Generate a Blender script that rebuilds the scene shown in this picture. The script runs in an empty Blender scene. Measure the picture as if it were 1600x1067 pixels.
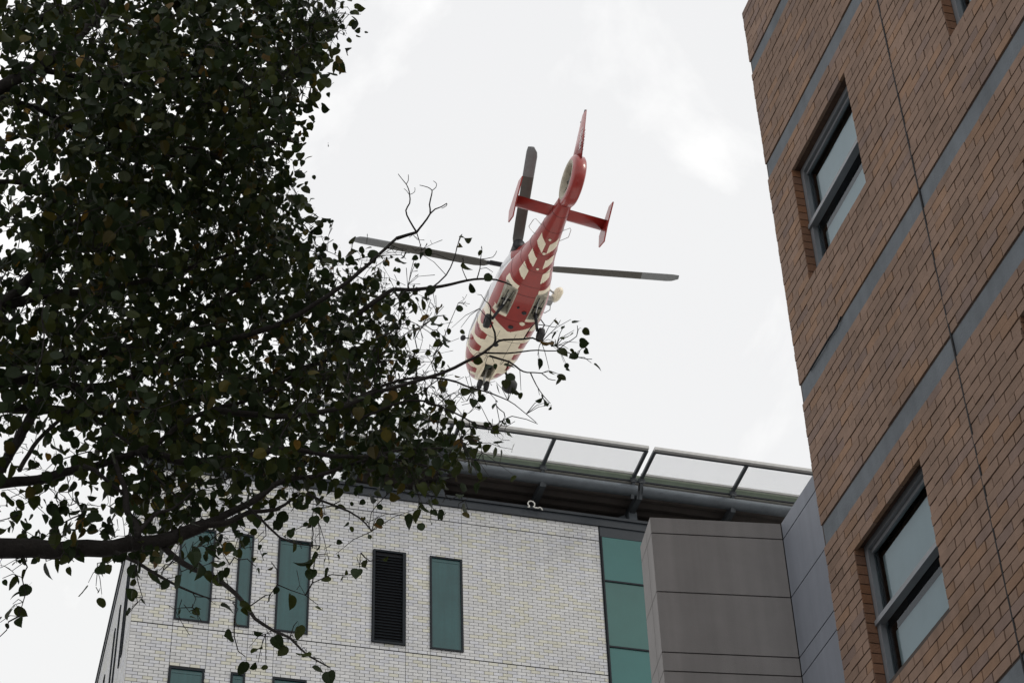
import bpy, math, random
import numpy as np
from mathutils import Vector, Matrix
random.seed(7); rng = np.random.default_rng(7)
PI = math.pi
SC = bpy.context.scene
COL = SC.collection

# ------------------------------------------------------------------ camera
FPX = 3166.0; CU, CV = 800.0, 533.5; EYE = np.array([0.0, 0.0, 1.6])
YAW, PITCH, ROLL = 0.29181544, 0.69088968, -0.03937699
_fw = np.array([math.sin(YAW)*math.cos(PITCH), math.cos(YAW)*math.cos(PITCH), math.sin(PITCH)])
_rt = np.array([math.cos(YAW), -math.sin(YAW), 0.0]); _up = np.cross(_rt, _fw)
_c, _s = math.cos(ROLL), math.sin(ROLL)
CAMR = np.array([_c*_rt + _s*_up, -_s*_rt + _c*_up, _fw])
cam = bpy.data.objects.new('camera', bpy.data.cameras.new('camera')); COL.objects.link(cam)
cam.data.sensor_width = 36; cam.data.lens = FPX/1600*36
cam.data.clip_start = 0.1; cam.data.clip_end = 3000
mw = Matrix.Identity(4)
for i in range(3):
    mw[i][0] = CAMR[0][i]; mw[i][1] = CAMR[1][i]; mw[i][2] = -CAMR[2][i]; mw[i][3] = EYE[i]
cam.matrix_world = mw; SC.camera = cam
def ray(u, v):
    d = CAMR.T @ np.array([(u-CU)/FPX, -(v-CV)/FPX, 1.0]); return d/np.linalg.norm(d)
def at(u, v, dist): return EYE + ray(u, v)*dist
def proj(p):
    c = CAMR @ (np.array(p, float)-EYE); return CU+FPX*c[0]/c[2], CV-FPX*c[1]/c[2], c[2]

# ------------------------------------------------------------------ light
SUN_EL, SUN_AZ = math.radians(38), math.radians(125)      # azimuth clockwise from +Y
W = bpy.data.worlds.new('World'); SC.world = W; W.use_nodes = True
nt = W.node_tree; nt.nodes.clear(); N = nt.nodes.new; L = nt.links.new
sky = N('ShaderNodeTexSky'); sky.sky_type = 'NISHITA'; sky.sun_disc = False
sky.sun_elevation = SUN_EL; sky.sun_rotation = SUN_AZ; sky.air_density = 1.5; sky.dust_density = 3
tc = N('ShaderNodeTexCoord')
n1 = N('ShaderNodeTexNoise'); n1.inputs['Scale'].default_value = 6.5; n1.inputs['Detail'].default_value = 7; n1.inputs['Roughness'].default_value = 0.55
n1.inputs['Distortion'].default_value = 0.3
n2 = N('ShaderNodeTexNoise'); n2.inputs['Scale'].default_value = 1.3; n2.inputs['Detail'].default_value = 3
L(tc.outputs['Generated'], n1.inputs['Vector']); L(tc.outputs['Generated'], n2.inputs['Vector'])
r1 = N('ShaderNodeValToRGB'); e = r1.color_ramp.elements
e[0].position = 0.47; e[0].color = (9.4, 9.4, 9.42, 1); e[1].position = 0.60; e[1].color = (11.3, 11.25, 11.1, 1)
r2 = N('ShaderNodeValToRGB'); e = r2.color_ramp.elements
e[0].position = 0.3; e[0].color = (0.97, 0.97, 0.985, 1); e[1].position = 0.7; e[1].color = (1.03, 1.03, 1.02, 1)
L(n1.outputs['Fac'], r1.inputs['Fac']); L(n2.outputs['Fac'], r2.inputs['Fac'])
mu = N('ShaderNodeMix'); mu.data_type = 'RGBA'; mu.blend_type = 'MULTIPLY'; mu.inputs['Factor'].default_value = 1
L(r1.outputs['Color'], mu.inputs[6]); L(r2.outputs['Color'], mu.inputs[7])
mx = N('ShaderNodeMix'); mx.data_type = 'RGBA'; mx.inputs['Factor'].default_value = 0.93
L(sky.outputs['Color'], mx.inputs[6]); L(mu.outputs[2], mx.inputs[7])
bg = N('ShaderNodeBackground'); bg.inputs['Strength'].default_value = 0.1
L(mx.outputs[2], bg.inputs['Color'])
wo = N('ShaderNodeOutputWorld'); L(bg.outputs[0], wo.inputs['Surface'])
sl = bpy.data.lights.new('sun', 'SUN'); sl.energy = 1.1; sl.angle = math.radians(12); sl.color = (1.0, 0.95, 0.86)
so = bpy.data.objects.new('sun', sl); COL.objects.link(so)
sd = Vector((math.sin(SUN_AZ)*math.cos(SUN_EL), math.cos(SUN_AZ)*math.cos(SUN_EL), math.sin(SUN_EL)))
so.rotation_euler = sd.to_track_quat('Z', 'Y').to_euler()
SC.view_settings.view_transform = 'Standard'; SC.view_settings.look = 'None'
SC.view_settings.exposure = 0; SC.view_settings.gamma = 1; SC.view_settings.use_curve_mapping = False

# ------------------------------------------------------------------ helpers
def mat(name, col, rough=0.7, metal=0.0, noise=0.12, nscale=6.0, bump=0.15, bscale=60.0, spec=0.5, attr=None, streak=0.0, coat=0.0, world=False):
    m = bpy.data.materials.new(name); m.use_nodes = True
    t = m.node_tree; b = t.nodes['Principled BSDF']; N = t.nodes.new; L = t.links.new
    b.inputs['Roughness'].default_value = rough; b.inputs['Metallic'].default_value = metal
    b.inputs['Specular IOR Level'].default_value = spec; b.inputs['Coat Weight'].default_value = coat
    class _T: outputs = {}
    tc = _T(); tc.outputs = {'Object': (N('ShaderNodeNewGeometry').outputs['Position'] if world else N('ShaderNodeTexCoord').outputs['Object'])}
    n = N('ShaderNodeTexNoise'); n.inputs['Scale'].default_value = nscale; n.inputs['Detail'].default_value = 8; n.inputs['Roughness'].default_value = 0.65
    L(tc.outputs['Object'], n.inputs['Vector'])
    mr = N('ShaderNodeMapRange'); mr.inputs['To Min'].default_value = 1-noise*2; mr.inputs['To Max'].default_value = 1+noise*2
    mr.inputs['From Min'].default_value = 0.2; mr.inputs['From Max'].default_value = 0.8
    L(n.outputs['Fac'], mr.inputs['Value'])
    mp = N('ShaderNodeVectorMath'); mp.operation = 'SCALE'
    if attr:
        a = N('ShaderNodeAttribute'); a.attribute_name = attr; L(a.outputs['Color'], mp.inputs[0])
    else: mp.inputs[0].default_value = col
    fac = mr.outputs[0]
    if streak:
        mpn = N('ShaderNodeMapping'); mpn.inputs['Scale'].default_value = (9, 9, 0.35); L(tc.outputs['Object'], mpn.inputs['Vector'])
        ns = N('ShaderNodeTexNoise'); ns.inputs['Scale'].default_value = 1.0; ns.inputs['Detail'].default_value = 6; L(mpn.outputs[0], ns.inputs['Vector'])
        m2 = N('ShaderNodeMapRange'); m2.inputs['From Min'].default_value = 0.3; m2.inputs['From Max'].default_value = 0.7
        m2.inputs['To Min'].default_value = 1-streak; m2.inputs['To Max'].default_value = 1+streak
        L(ns.outputs['Fac'], m2.inputs['Value'])
        mm = N('ShaderNodeMath'); mm.operation = 'MULTIPLY'; L(fac, mm.inputs[0]); L(m2.outputs[0], mm.inputs[1]); fac = mm.outputs[0]
    L(fac, mp.inputs['Scale']); L(mp.outputs[0], b.inputs['Base Color'])
    if bump:
        nb = N('ShaderNodeTexNoise'); nb.inputs['Scale'].default_value = bscale; nb.inputs['Detail'].default_value = 4; L(tc.outputs['Object'], nb.inputs['Vector'])
        bp = N('ShaderNodeBump'); bp.inputs['Strength'].default_value = bump; bp.inputs['Distance'].default_value = 0.01
        L(nb.outputs['Fac'], bp.inputs['Height']); L(bp.outputs[0], b.inputs['Normal'])
    return m

class MB:
    def __init__(s): s.v = []; s.f = []; s.mi = []; s.tint = []
    def face(s, pts, mi=0, tint=None):
        k = len(s.v); s.v += [tuple(map(float, p)) for p in pts]; s.f.append(tuple(range(k, k+len(pts)))); s.mi.append(mi); s.tint.append(tint)
    def mesh(s, V, F, mi=0, tint=None):
        k = len(s.v); s.v += [tuple(map(float, p)) for p in V]
        for f in F: s.f.append(tuple(k+i for i in f)); s.mi.append(mi); s.tint.append(tint)
    def box(s, a, b, mi=0, tint=None, skip=()):
        x0, x1 = sorted((a[0], b[0])); y0, y1 = sorted((a[1], b[1])); z0, z1 = sorted((a[2], b[2]))
        V = [(x0,y0,z0),(x1,y0,z0),(x1,y1,z0),(x0,y1,z0),(x0,y0,z1),(x1,y0,z1),(x1,y1,z1),(x0,y1,z1)]
        Fd = {'-z':(0,3,2,1),'+z':(4,5,6,7),'-y':(0,1,5,4),'+x':(1,2,6,5),'+y':(2,3,7,6),'-x':(3,0,4,7)}
        s.mesh(V, [f for k, f in Fd.items() if k not in skip], mi, tint)
    def bar(s, p, q, w, h=None, up=(0,0,1), mi=0):
        h = h or w; p = np.array(p, float); q = np.array(q, float); d = (q-p)/np.linalg.norm(q-p)
        up = np.array(up, float)
        if abs(d@up) > .98: up = np.array([1.0,0,0])
        a = np.cross(d, up); a /= np.linalg.norm(a); b = np.cross(a, d)
        V = [c+sa*a*w/2+sb*b*h/2 for c in (p, q) for sa, sb in ((-1,-1),(1,-1),(1,1),(-1,1))]
        s.mesh(V, [(3,2,1,0),(4,5,6,7),(0,1,5,4),(1,2,6,5),(2,3,7,6),(3,0,4,7)], mi)
    def tube(s, P, R, n=8, cap=True, mi=0):
        P = [np.array(p, float) for p in P]
        if not hasattr(R, '__len__'): R = [R]*len(P)
        ref = None; V = []
        for i, p in enumerate(P):
            d = P[min(i+1, len(P)-1)] - P[max(i-1, 0)]; d = d/(np.linalg.norm(d)+1e-9)
            if ref is None:
                ref = np.cross(d, [0.3,0.2,1.0]) if abs(d[2]) < .9 else np.cross(d, [1.0,0,0])
            a = ref - d*(ref@d); a /= np.linalg.norm(a)+1e-9; ref = a; b = np.cross(d, a)
            for k in range(n):
                t = 2*PI*k/n; V.append(p + R[i]*(math.cos(t)*a + math.sin(t)*b))
        F = [(i*n+k, i*n+(k+1) % n, (i+1)*n+(k+1) % n, (i+1)*n+k) for i in range(len(P)-1) for k in range(n)]
        if cap: F += [tuple(range(n-1, -1, -1)), tuple((len(P)-1)*n+k for k in range(n))]
        s.mesh(V, F, mi)
    def lathe(s, prof, c, axis, n=24, mi=0):
        # prof: (r, h) along axis
        c = np.array(c, float); ax = np.array(axis, float); ax /= np.linalg.norm(ax)
        a = np.cross(ax, [0,0,1.0] if abs(ax[2]) < .9 else [1.0,0,0]); a /= np.linalg.norm(a); b = np.cross(ax, a)
        V = [c+ax*h+r*(math.cos(2*PI*k/n)*a+math.sin(2*PI*k/n)*b) for r, h in prof for k in range(n)]
        F = [(i*n+k, (i+1)*n+k, (i+1)*n+(k+1) % n, i*n+(k+1) % n) for i in range(len(prof)-1) for k in range(n)]
        s.mesh(V, F, mi)
    def data(s, name, mats, smooth=False):
        me = bpy.data.meshes.new(name); me.from_pydata(s.v, [], s.f)
        for m in (mats if isinstance(mats, (list, tuple)) else [mats]): me.materials.append(m)
        if any(s.mi): me.polygons.foreach_set('material_index', s.mi)
        if s.tint and s.tint[0] is not None:
            at_ = me.attributes.new('tint', 'FLOAT_COLOR', 'FACE')
            at_.data.foreach_set('color', np.array([[*t, 1.0] for t in s.tint], dtype=np.float32).ravel())
        if smooth: me.polygons.foreach_set('use_smooth', [True]*len(s.f))
        me.update(); return me
    def build(s, name, mats, parent=None, smooth=False, stuff=False):
        return link(name, s.data(name, mats, smooth), parent, stuff)
def link(name, me, parent=None, stuff=False):
    o = bpy.data.objects.new(name, me); COL.objects.link(o)
    if parent: o.parent = parent
    if stuff: o['kind'] = 'stuff'
    return o
def thing(name, label, cat, loc=(0,0,0), group=None):
    o = bpy.data.objects.new(name, None); COL.objects.link(o); o.location = loc; o.empty_display_size = 0.3
    o['label'] = label; o['category'] = cat
    if group: o['group'] = group
    return o
def grid_holes(a0, a1, b0, b1, holes):
    A = sorted({a0, a1, *[min(max(h[k], a0), a1) for h in holes for k in (0, 1)]})
    B = sorted({b0, b1, *[min(max(h[k], b0), b1) for h in holes for k in (2, 3)]})
    for i in range(len(A)-1):
        for j in range(len(B)-1):
            ca, cb = (A[i]+A[i+1])/2, (B[j]+B[j+1])/2
            if not any(h[0] < ca < h[1] and h[2] < cb < h[3] for h in holes): yield A[i], A[i+1], B[j], B[j+1]
def courses(z0, z1, pitch):
    n = max(1, round((z1-z0)/pitch)); return [(z0+(z1-z0)*i/n, z0+(z1-z0)*(i+1)/n) for i in range(n)]
def lay(zones, a0, a1, length, pitch, jt, holes, breaks, anchor=0.0):
    """bricks as (a0,a1,z0,z1); holes (a0,a1,z0,z1); breaks (a, z0, z1)"""
    out = []; ci = 0
    for z0, z1 in zones:
        for c0, c1 in courses(z0, z1, pitch):
            ci += 1; zc = (c0+c1)/2
            cuts = [a0, a1]
            for h in holes:
                if h[2] < zc < h[3]: cuts += [h[0], h[1]]
            for b in breaks:
                if b[1] < zc < b[2]: cuts.append(b[0])
            cuts = sorted(set(min(max(c, a0), a1) for c in cuts))
            for s0, s1 in zip(cuts, cuts[1:]):
                m = (s0+s1)/2
                if s1-s0 < .03 or any(h[0] < m < h[1] and h[2] < zc < h[3] for h in holes): continue
                L_ = length+jt; k = math.floor((s0-anchor)/L_)-1; off = anchor + (ci % 2)*L_/2; row = []; carry = False
                while True:
                    p0 = off+k*L_; p1 = p0+length; k += 1
                    if p0 > s1: break
                    q0, q1 = max(p0, s0+jt/2), min(p1, s1-jt/2)
                    if q1 <= s0+jt: continue
                    if q1-s0 < .05: carry = True; continue
                    if carry: q0 = s0+jt/2; carry = False
                    if q1-q0 > .05 or not row: row.append((q0, max(q1, q0+.02)))
                    else: row[-1] = (row[-1][0], s1-jt/2)
                if row: row[-1] = (row[-1][0], s1-jt/2 if s1-row[-1][1] < .06 else row[-1][1])
                out += [(q0, q1, c0+jt/2, c1-jt/2) for q0, q1 in row]
    return out

# ------------------------------------------------------------------ materials
M_ground = mat('paving_concrete', (.24,.235,.23), .9, nscale=.6, bscale=30)
M_mortar_d = mat('dark_mortar', (.06,.047,.04), .95)
M_mortar_w = mat('grey_mortar', (.045,.047,.052), .95)
M_brown = mat('brown_brick', (0,0,0), .85, noise=.12, nscale=1.4, bump=.5, bscale=70, attr='tint', spec=.3, streak=.10, world=True)
M_white = mat('glazed_white_brick', (0,0,0), .5, noise=.035, nscale=.6, bump=.1, attr='tint', spec=.5, streak=.07, world=True)
M_band = mat('blue_grey_concrete', (.115,.13,.145), .85, noise=.16, nscale=2.2, streak=.1, bump=.3)
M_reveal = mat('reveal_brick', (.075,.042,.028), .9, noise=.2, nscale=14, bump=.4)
M_alu = mat('grey_aluminium', (.20,.21,.225), .45, .3, noise=.05)
M_alu_d = mat('charcoal_aluminium', (.022,.028,.036), .5, .2, noise=.06)
M_frame_d = mat('dark_frame', (.010,.014,.019), .6, 0, noise=.06, spec=.2)
M_teal = mat('teal_glass', (.022,.075,.078), .1, 0, noise=.12, nscale=.9, streak=.12, bump=.0, spec=.55)
M_green = mat('green_spandrel_glass', (.040,.138,.132), .2, 0, noise=.06, nscale=.5, bump=0, spec=.45)
M_louv = mat('louvre_paint', (.012,.014,.018), .6)
M_clad = mat('warm_grey_panel', (.225,.213,.208), .8, noise=.05, nscale=2.5, bump=.2, bscale=90, streak=.08)
M_clad2 = mat('cool_grey_panel', (.20,.215,.25), .7, noise=.05, nscale=2.5, bump=.15, bscale=90, streak=.08)
M_joint = mat('joint_sealant', (.012,.012,.014), .9)
M_roof = mat('pale_roof_membrane', (.62,.62,.60), .85, nscale=.7)
M_deck = mat('pale_deck_paint', (.78,.77,.72), .8, nscale=.7)
M_steel = mat('galvanised_steel', (.14,.16,.18), .5, .4, noise=.14, nscale=2.5, bump=.1)
M_arm = mat('dark_galvanised_arm', (.075,.085,.095), .55, .3, noise=.12, nscale=4)
M_rail = mat('weathered_rail_steel', (.50,.50,.49), .6, 0, noise=.1, nscale=5)
M_soffit = mat('dark_soffit_steel', (.08,.068,.062), .7, .2, noise=.15, nscale=2)
M_deckedge = mat('sage_green_edge', (.17,.21,.16), .75, noise=.08)
M_wire = mat('net_wire', (.12,.13,.135), .6, .5)
M_blind = mat('roller_blind', (.48,.53,.57), .9, noise=.03, nscale=4, bump=.05, bscale=200)
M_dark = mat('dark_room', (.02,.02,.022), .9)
M_bark = mat('dark_bark', (.03,.026,.024), .95, noise=.25, nscale=18, bump=.8, bscale=60)
def glass_mat():
    m = bpy.data.materials.new('window_glass'); m.use_nodes = True; t = m.node_tree; t.nodes.clear(); N = t.nodes.new; L = t.links.new
    o = N('ShaderNodeOutputMaterial'); tr = N('ShaderNodeBsdfTransparent'); tr.inputs[0].default_value = (.72,.80,.80,1)
    g = N('ShaderNodeBsdfGlossy'); g.inputs['Roughness'].default_value = .02; g.inputs[0].default_value = (.8,.85,.9,1)
    f = N('ShaderNodeFresnel'); f.inputs[0].default_value = 1.35; mi = N('ShaderNodeMixShader')
    L(f.outputs[0], mi.inputs[0]); L(tr.outputs[0], mi.inputs[1]); L(g.outputs[0], mi.inputs[2]); L(mi.outputs[0], o.inputs[0]); return m
M_glass = glass_mat()

# ------------------------------------------------------------------ ground
g = MB(); g.face([(-500,-500,0),(500,-500,0),(500,500,0),(-500,500,0)])
o = g.build('ground', M_ground); o['kind'] = 'structure'; o['label'] = 'pale concrete paving'

# ------------------------------------------------------------------ brown brick building
BX = 6.3; BY1 = 12.45; BTOP = 17.13
bb = thing('brick_building', 'brown brick building with grey concrete bands and sliding windows at the right', 'building', (8, 9, 0))
def par(o, root):    # world-space geometry under a root placed elsewhere
    o.matrix_parent_inverse = Matrix.Translation(-Vector(root.location)); return o
def put(mb, name, mats, root, smooth=False, stuff=False):
    o = mb.build(name, mats, root, smooth, stuff); par(o, root); return o
wins = [(10.71, 11.95), (7.83, 9.075), (4.95, 6.2)]
wz = [(9.05, 10.36), (13.13, 14.45), (4.94, 6.25)]
holes = [(a, b, c, d) for a, b in wins for c, d in wz]
zones = [(5.0,6.56),(6.77,8.02),(8.22,10.67),(10.88,12.13),(12.33,14.79),(14.99,16.22),(16.40,BTOP)]
brk = lay(zones, 3.0, BY1, .238, .0872, .010, holes, [(9.95, 0, 12.2), (9.95, 12.2, 20)], anchor=.04)
def brown_tint():
    base = np.array([.225,.148,.108])*random.uniform(.91, 1.08)
    r = random.random()
    if r < .07: base = base*np.array([.86,.9,1.0])
    elif r < .22: base = base*np.array([1.08,1.0,.88])
    elif r < .25: base = base*.85
    return tuple(base)
def in_view(p, m=10):
    u, v, z = proj(p); return z > 0 and -m < u < 1600+m and -m < v < 1067+m
vis = [b for b in brk if in_view((BX, (b[0]+b[1])/2, (b[2]+b[3])/2))]
vis.sort(key=lambda b: (b[0]**2+b[2]**2)*(1 if b[1]-b[0] > .2 else 9))
ind = set(vis[:300])
variants = []
for k in range(24):
    m_ = MB(); m_.box((-.005,-.119,-.0386), (.03,.119,.0386), tint=brown_tint(), skip=('+x',)); variants.append(m_.data('brick', M_brown))
st = MB()
for b in brk:
    dx = random.uniform(-.003, .003); q = (b[0]+b[1])/2; z = (b[2]+b[3])/2
    if b in ind:
        o = link('brick', random.choice(variants), bb); o.location = (BX+.002+dx, q, z)
        o.scale = (1, (b[1]-b[0])/.238, (b[3]-b[2])/.0772); par(o, bb)
    else:
        j = random.uniform(-.0015, .0015)
        st.box((BX+dx, b[0], b[2]+j), (BX+.03, b[1], b[3]+j), tint=brown_tint(), skip=('+x',))
put(st, 'brickwork', M_brown, bb, stuff=True)
w = MB()
for a0, a1, z0, z1 in grid_holes(-6, BY1-.006, 0, BTOP-.02, holes): w.face([(BX+.011,a1,z0),(BX+.011,a0,z0),(BX+.011,a0,z1),(BX+.011,a1,z1)])
w.face([(BX+.011,BY1-.006,0),(BX+.011,BY1-.006,BTOP-.02),(20,BY1-.006,BTOP-.02),(20,BY1-.006,0)])
w.face([(20,-6,0),(20,BY1-.006,0),(20,BY1-.006,BTOP-.02),(20,-6,BTOP-.02)])
w.face([(BX+.011,-6,0),(20,-6,0),(20,-6,BTOP-.02),(BX+.011,-6,BTOP-.02)])
put(w, 'wall', M_mortar_d, bb)
w = MB(); w.box((BX+.012,-6,BTOP-.02),(20,BY1-.007,BTOP+.02)); put(w, 'roof', M_roof, bb)
for z0, z1 in ((6.56,6.77),(8.02,8.22),(10.67,10.88),(12.13,12.33),(14.79,14.99),(16.22,16.40)):
    w = MB(); w.box((BX+.035-.027, 3.0, z0+.004), (BX+.2, BY1-.03, z1-.014)); 
    w.box((BX+.055, 3.0, z1-.014), (BX+.2, BY1-.05, z1), mi=1)
    put(w, 'concrete_band', [M_band, M_joint], bb)
w = MB(); w.box((BX-.0035,9.941,0),(BX+.02,9.957,BTOP-.03)); put(w, 'expansion_joint', M_joint, bb)
def cable(pts, r):
    w = MB(); w.tube(pts, r, 6); return put(w, 'loose_sealant', M_joint, bb)
cable([(BX-.004, 12.2, 12.31), (BX-.012, 11.9, 12.30), (BX-.005, 11.75, 12.315), (BX-.01, 11.6, 12.29), (BX-.004, 11.5, 12.33)], .008)
FX = BX+.085
for y0, y1 in wins:
    for z0, z1 in wz:
        if z0 < 8 or (y0 < 6): 
            if y0 < 6: pass
        rv = MB()
        i0 = BX+.012
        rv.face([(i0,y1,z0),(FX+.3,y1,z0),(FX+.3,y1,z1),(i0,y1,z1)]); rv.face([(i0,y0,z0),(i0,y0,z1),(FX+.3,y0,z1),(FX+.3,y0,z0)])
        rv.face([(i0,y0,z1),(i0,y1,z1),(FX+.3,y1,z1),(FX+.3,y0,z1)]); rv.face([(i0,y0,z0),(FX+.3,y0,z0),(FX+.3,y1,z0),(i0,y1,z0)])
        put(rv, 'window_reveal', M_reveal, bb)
        # reveal bricks of the far jamb, one by one
        for c0, c1 in courses(z0, z1, .0872):
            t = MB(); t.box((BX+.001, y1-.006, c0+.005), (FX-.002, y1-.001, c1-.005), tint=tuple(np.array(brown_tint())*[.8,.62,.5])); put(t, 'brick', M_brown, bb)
        wn = MB(); fw = .055
        zm = z0+(z1-z0)*.46
        a0, a1, b0, b1 = y0+.003, y1-.008, z0+.003, z1-.003
        for (p, q) in (((FX,a0,b0),(FX+.07,a0+fw,b1)), ((FX,a1-fw,b0),(FX+.07,a1,b1))): wn.box(p, q)
        wn.box((FX+.001,a0+fw,b1-fw),(FX+.071,a1-fw,b1)); wn.box((FX+.001,a0+fw,b0),(FX+.071,a1-fw,b0+fw))
        frame = put(wn, 'window_frame', M_alu, bb)
        hd = MB(); hd.box((FX+.03,a0+fw,b1-fw-.035),(FX+.06,a1-fw,b1-fw-.003)); h_ = put(hd, 'sash_head', M_alu, bb)
        tr = MB(); tr.box((FX-.022,a0+.01,zm-.022),(FX+.044,a1-.01,zm+.022)); put(tr, 'transom', M_alu, bb)
        tr = MB(); tr.box((FX-.035,a0,b0),(FX-.002,a1,b0+.022)); put(tr, 'sill', M_alu, bb)
        for p0, p1 in ((b0+fw, zm-.032), (zm+.027, b1-fw-.037)):
            p = MB(); p.face([(FX+.045,a1-fw+.002,p0),(FX+.045,a0+fw-.002,p0),(FX+.045,a0+fw-.002,p1),(FX+.045,a1-fw+.002,p1)]); put(p, 'pane', M_glass, bb)
            s_ = MB(); s_.box((FX+.06,a0+fw-.01,p0-.01),(FX+.068,a0+fw+.018,p1)); s_.box((FX+.06,a1-fw-.018,p0-.01),(FX+.068,a1-fw+.01,p1)); put(s_, 'sash_stile', M_frame_d, bb)
            bl = MB(); bl.box((FX+.115,a0-.1,p0+(.10 if p1 > zm+.2 else -.06)),(FX+.118,a1-fw-.01,p1-.02-(0 if p1 > zm+.2 else .03))); put(bl, 'blind', M_blind, bb)
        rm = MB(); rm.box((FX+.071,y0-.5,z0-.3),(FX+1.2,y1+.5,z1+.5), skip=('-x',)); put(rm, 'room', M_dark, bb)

# ------------------------------------------------------------------ concrete clad wing
cw = thing('concrete_wing', 'low wing clad in plain grey concrete panels between the white and the brown building', 'building', (6, 14, 0))
GX, GY = 6.5, 13.6; GA = -0.1347821
gd = np.array([math.cos(GA), math.sin(GA), 0]); P0 = np.array([GX, GY, 0]); PL = P0-gd*1.178     # left front corner
nd = np.array([0.134, 0.991, 0]); nd2 = np.array([.20, .98, 0])
zl = [11.71, 11.54, 10.94, 10.345, 10.165, 9.57, 8.97, 8.37, 8.19, 7.6, 7.0, 6.4]
def panel(mb_, A, B, z0, z1, out, gap=.006, th=.03, mi=0):
    A = np.array(A, float); B = np.array(B, float); d = (B-A)/np.linalg.norm(B-A); A = A+d*gap; B = B-d*gap
    o_ = np.array(out, float)*th
    V = [A-o_+[0,0,z0+gap], B-o_+[0,0,z0+gap], B+[0,0,z0+gap], A+[0,0,z0+gap], A-o_+[0,0,z1-gap], B-o_+[0,0,z1-gap], B+[0,0,z1-gap], A+[0,0,z1-gap]]
    mb_.mesh(V, [(0,3,2,1),(4,5,6,7),(0,1,5,4),(1,2,6,5),(2,3,7,6),(3,0,4,7)])
nf = np.array([math.sin(GA), -math.cos(GA), 0])      # outward normal of the front
side = np.array([.1312, .9914, 0]); ns_ = np.array([-side[1], side[0], 0])
S1 = PL + side*.20; S2 = PL + side*.47
for z1, z0 in zip(zl, zl[1:]):
    p = MB(); panel(p, PL, P0, z0, z1, nf); put(p, 'panel', M_clad, cw)
    for A, B in ((S1, PL), (S2, S1)):
        p = MB(); panel(p, B, A, z0, z1, ns_, gap=.004); put(p, 'panel', M_clad, cw)
    p = MB(); panel(p, (GX, GY-.001, 0), (GX, 12.0, 0), z0, z1, (-1,0,0)); put(p, 'panel', M_clad2, cw)
w = MB()    # backing
bk = [PL+(-nf*.02)-ns_*.02, P0-nf*.02+np.array([.02,0,0]), np.array([GX+.02, 12.0, 0]), np.array([12, 12.46, 0]), np.array([12, 16.5, 0]), np.array([8, 16.5, 0]), S2+np.array([1.2,.9,0]), S2-ns_*.02]
top = 11.69
n_ = len(bk); V = [b+[0,0,0] for b in bk]+[b+[0,0,top] for b in bk]
w.mesh(V, [(i, (i+1) % n_, (i+1) % n_+n_, i+n_) for i in range(n_)]+[tuple(range(n_, 2*n_))]); put(w, 'wall', M_joint, cw)

# ------------------------------------------------------------------ white building
WY = 41.0; WX0 = 2.83; WTOP = 31.20
wb = thing('white_building', 'tall white glazed brick building with narrow teal windows under the landing deck', 'building', (9, 45, 0))
WIN = [(3.81,4.65,26.98,29.58),(5.22,5.58,26.98,29.58),(6.18,6.98,26.98,29.60),(9.965,10.785,26.98,29.64)]
WINL = [(3.81,4.62,23.1,25.72),(5.23,5.56,23.1,25.73),(6.2,7.0,23.1,25.73),(9.0,9.8,23.1,24.6)]
LOUV = (8.53,9.355,26.98,29.62)
wh = WIN+WINL+[LOUV]
bks = lay([(22.9,26.80),(26.82,30.742),(30.76,WTOP)], WX0, 14.44, .2225, .0876, .0115, wh,
          [(3.80,22,26.98),(4.635,25.72,26.98),(5.57,25.72,26.98),(6.19,25.72,26.98),(9.36,25,26.98),(9.97,25,26.98),(8.52,26.9,31.3),(8.52,29.6,31.3),(10.795,26.98,31.3),(6.99,29.6,31.3)], anchor=.07)
def white_tint():
    r = random.random(); b = np.array([.55,.552,.555])*random.uniform(.92, 1.06)
    if r < .14: b = b*np.array([1.0,.98,.84])
    elif r < .4: b = b*np.array([.96,.97,1.02])
    elif r < .5: b = b*.93
    return tuple(b)
cand = [b for b in bks if 10.9 < b[0] < 14.2 and b[1]-b[0] > .2 and 26.85 < b[2] and in_view((b[0], WY, b[2]))]
cand.sort(key=lambda b: abs(b[2]-28.3)+abs(b[0]-12.2)*.6); indw = set(cand[:300])
wv = []
for k in range(20):
    m_ = MB(); m_.box((-.11125,-.012,-.03805),(.11125,.02,.03805), tint=white_tint(), skip=('+y',)); wv.append(m_.data('brick', M_white))
st = MB()
for b in bks:
    q = (b[0]+b[1])/2; z = (b[2]+b[3])/2
    if b in indw:
        o = link('brick', random.choice(wv), wb); o.location = (q, WY+.012, z); o.scale = ((b[1]-b[0])/.2225, 1, (b[3]-b[2])/.0761); par(o, wb)
    else: st.box((b[0], WY+random.uniform(-.001,.001), b[2]), (b[1], WY+.03, b[3]), tint=white_tint(), skip=('+y',))
SL = [(42.72,42.98),(43.3,43.5),(44.95,45.2),(46.1,46.35),(48.5,48.8),(50.2,50.5)]
sh = [(a, b, 26.98, 29.68) for a, b in SL]+[(a+.5, b+.6, 23.0, 25.7) for a, b in SL]
for b in lay([(22.9,26.80),(26.82,30.742),(30.76,WTOP)], WY+.03, 53.5, .2225, .0876, .0115, sh, [], anchor=.1):
    st.box((WX0, b[0], b[2]), (WX0+.03, b[1], b[3]), tint=white_tint(), skip=('+x',))
put(st, 'brickwork', M_white, wb, stuff=True)
w = MB()
w.face([(WX0+.012,WY+.018,0),(19.5,WY+.018,0),(19.5,WY+.018,WTOP),(WX0+.012,WY+.018,WTOP)])
w.face([(WX0+.012,53.5,0),(WX0+.012,WY+.018,0),(WX0+.012,WY+.018,WTOP),(WX0+.012,53.5,WTOP)])
w.face([(24,53.5,0),(WX0+.012,53.5,0),(WX0+.012,53.5,WTOP),(24,53.5,WTOP)])
w.face([(19.5,WY+.018,0),(24,53.5,0),(24,53.5,WTOP),(19.5,WY+.018,WTOP)])
put(w, 'wall', M_mortar_w, wb)
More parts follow.
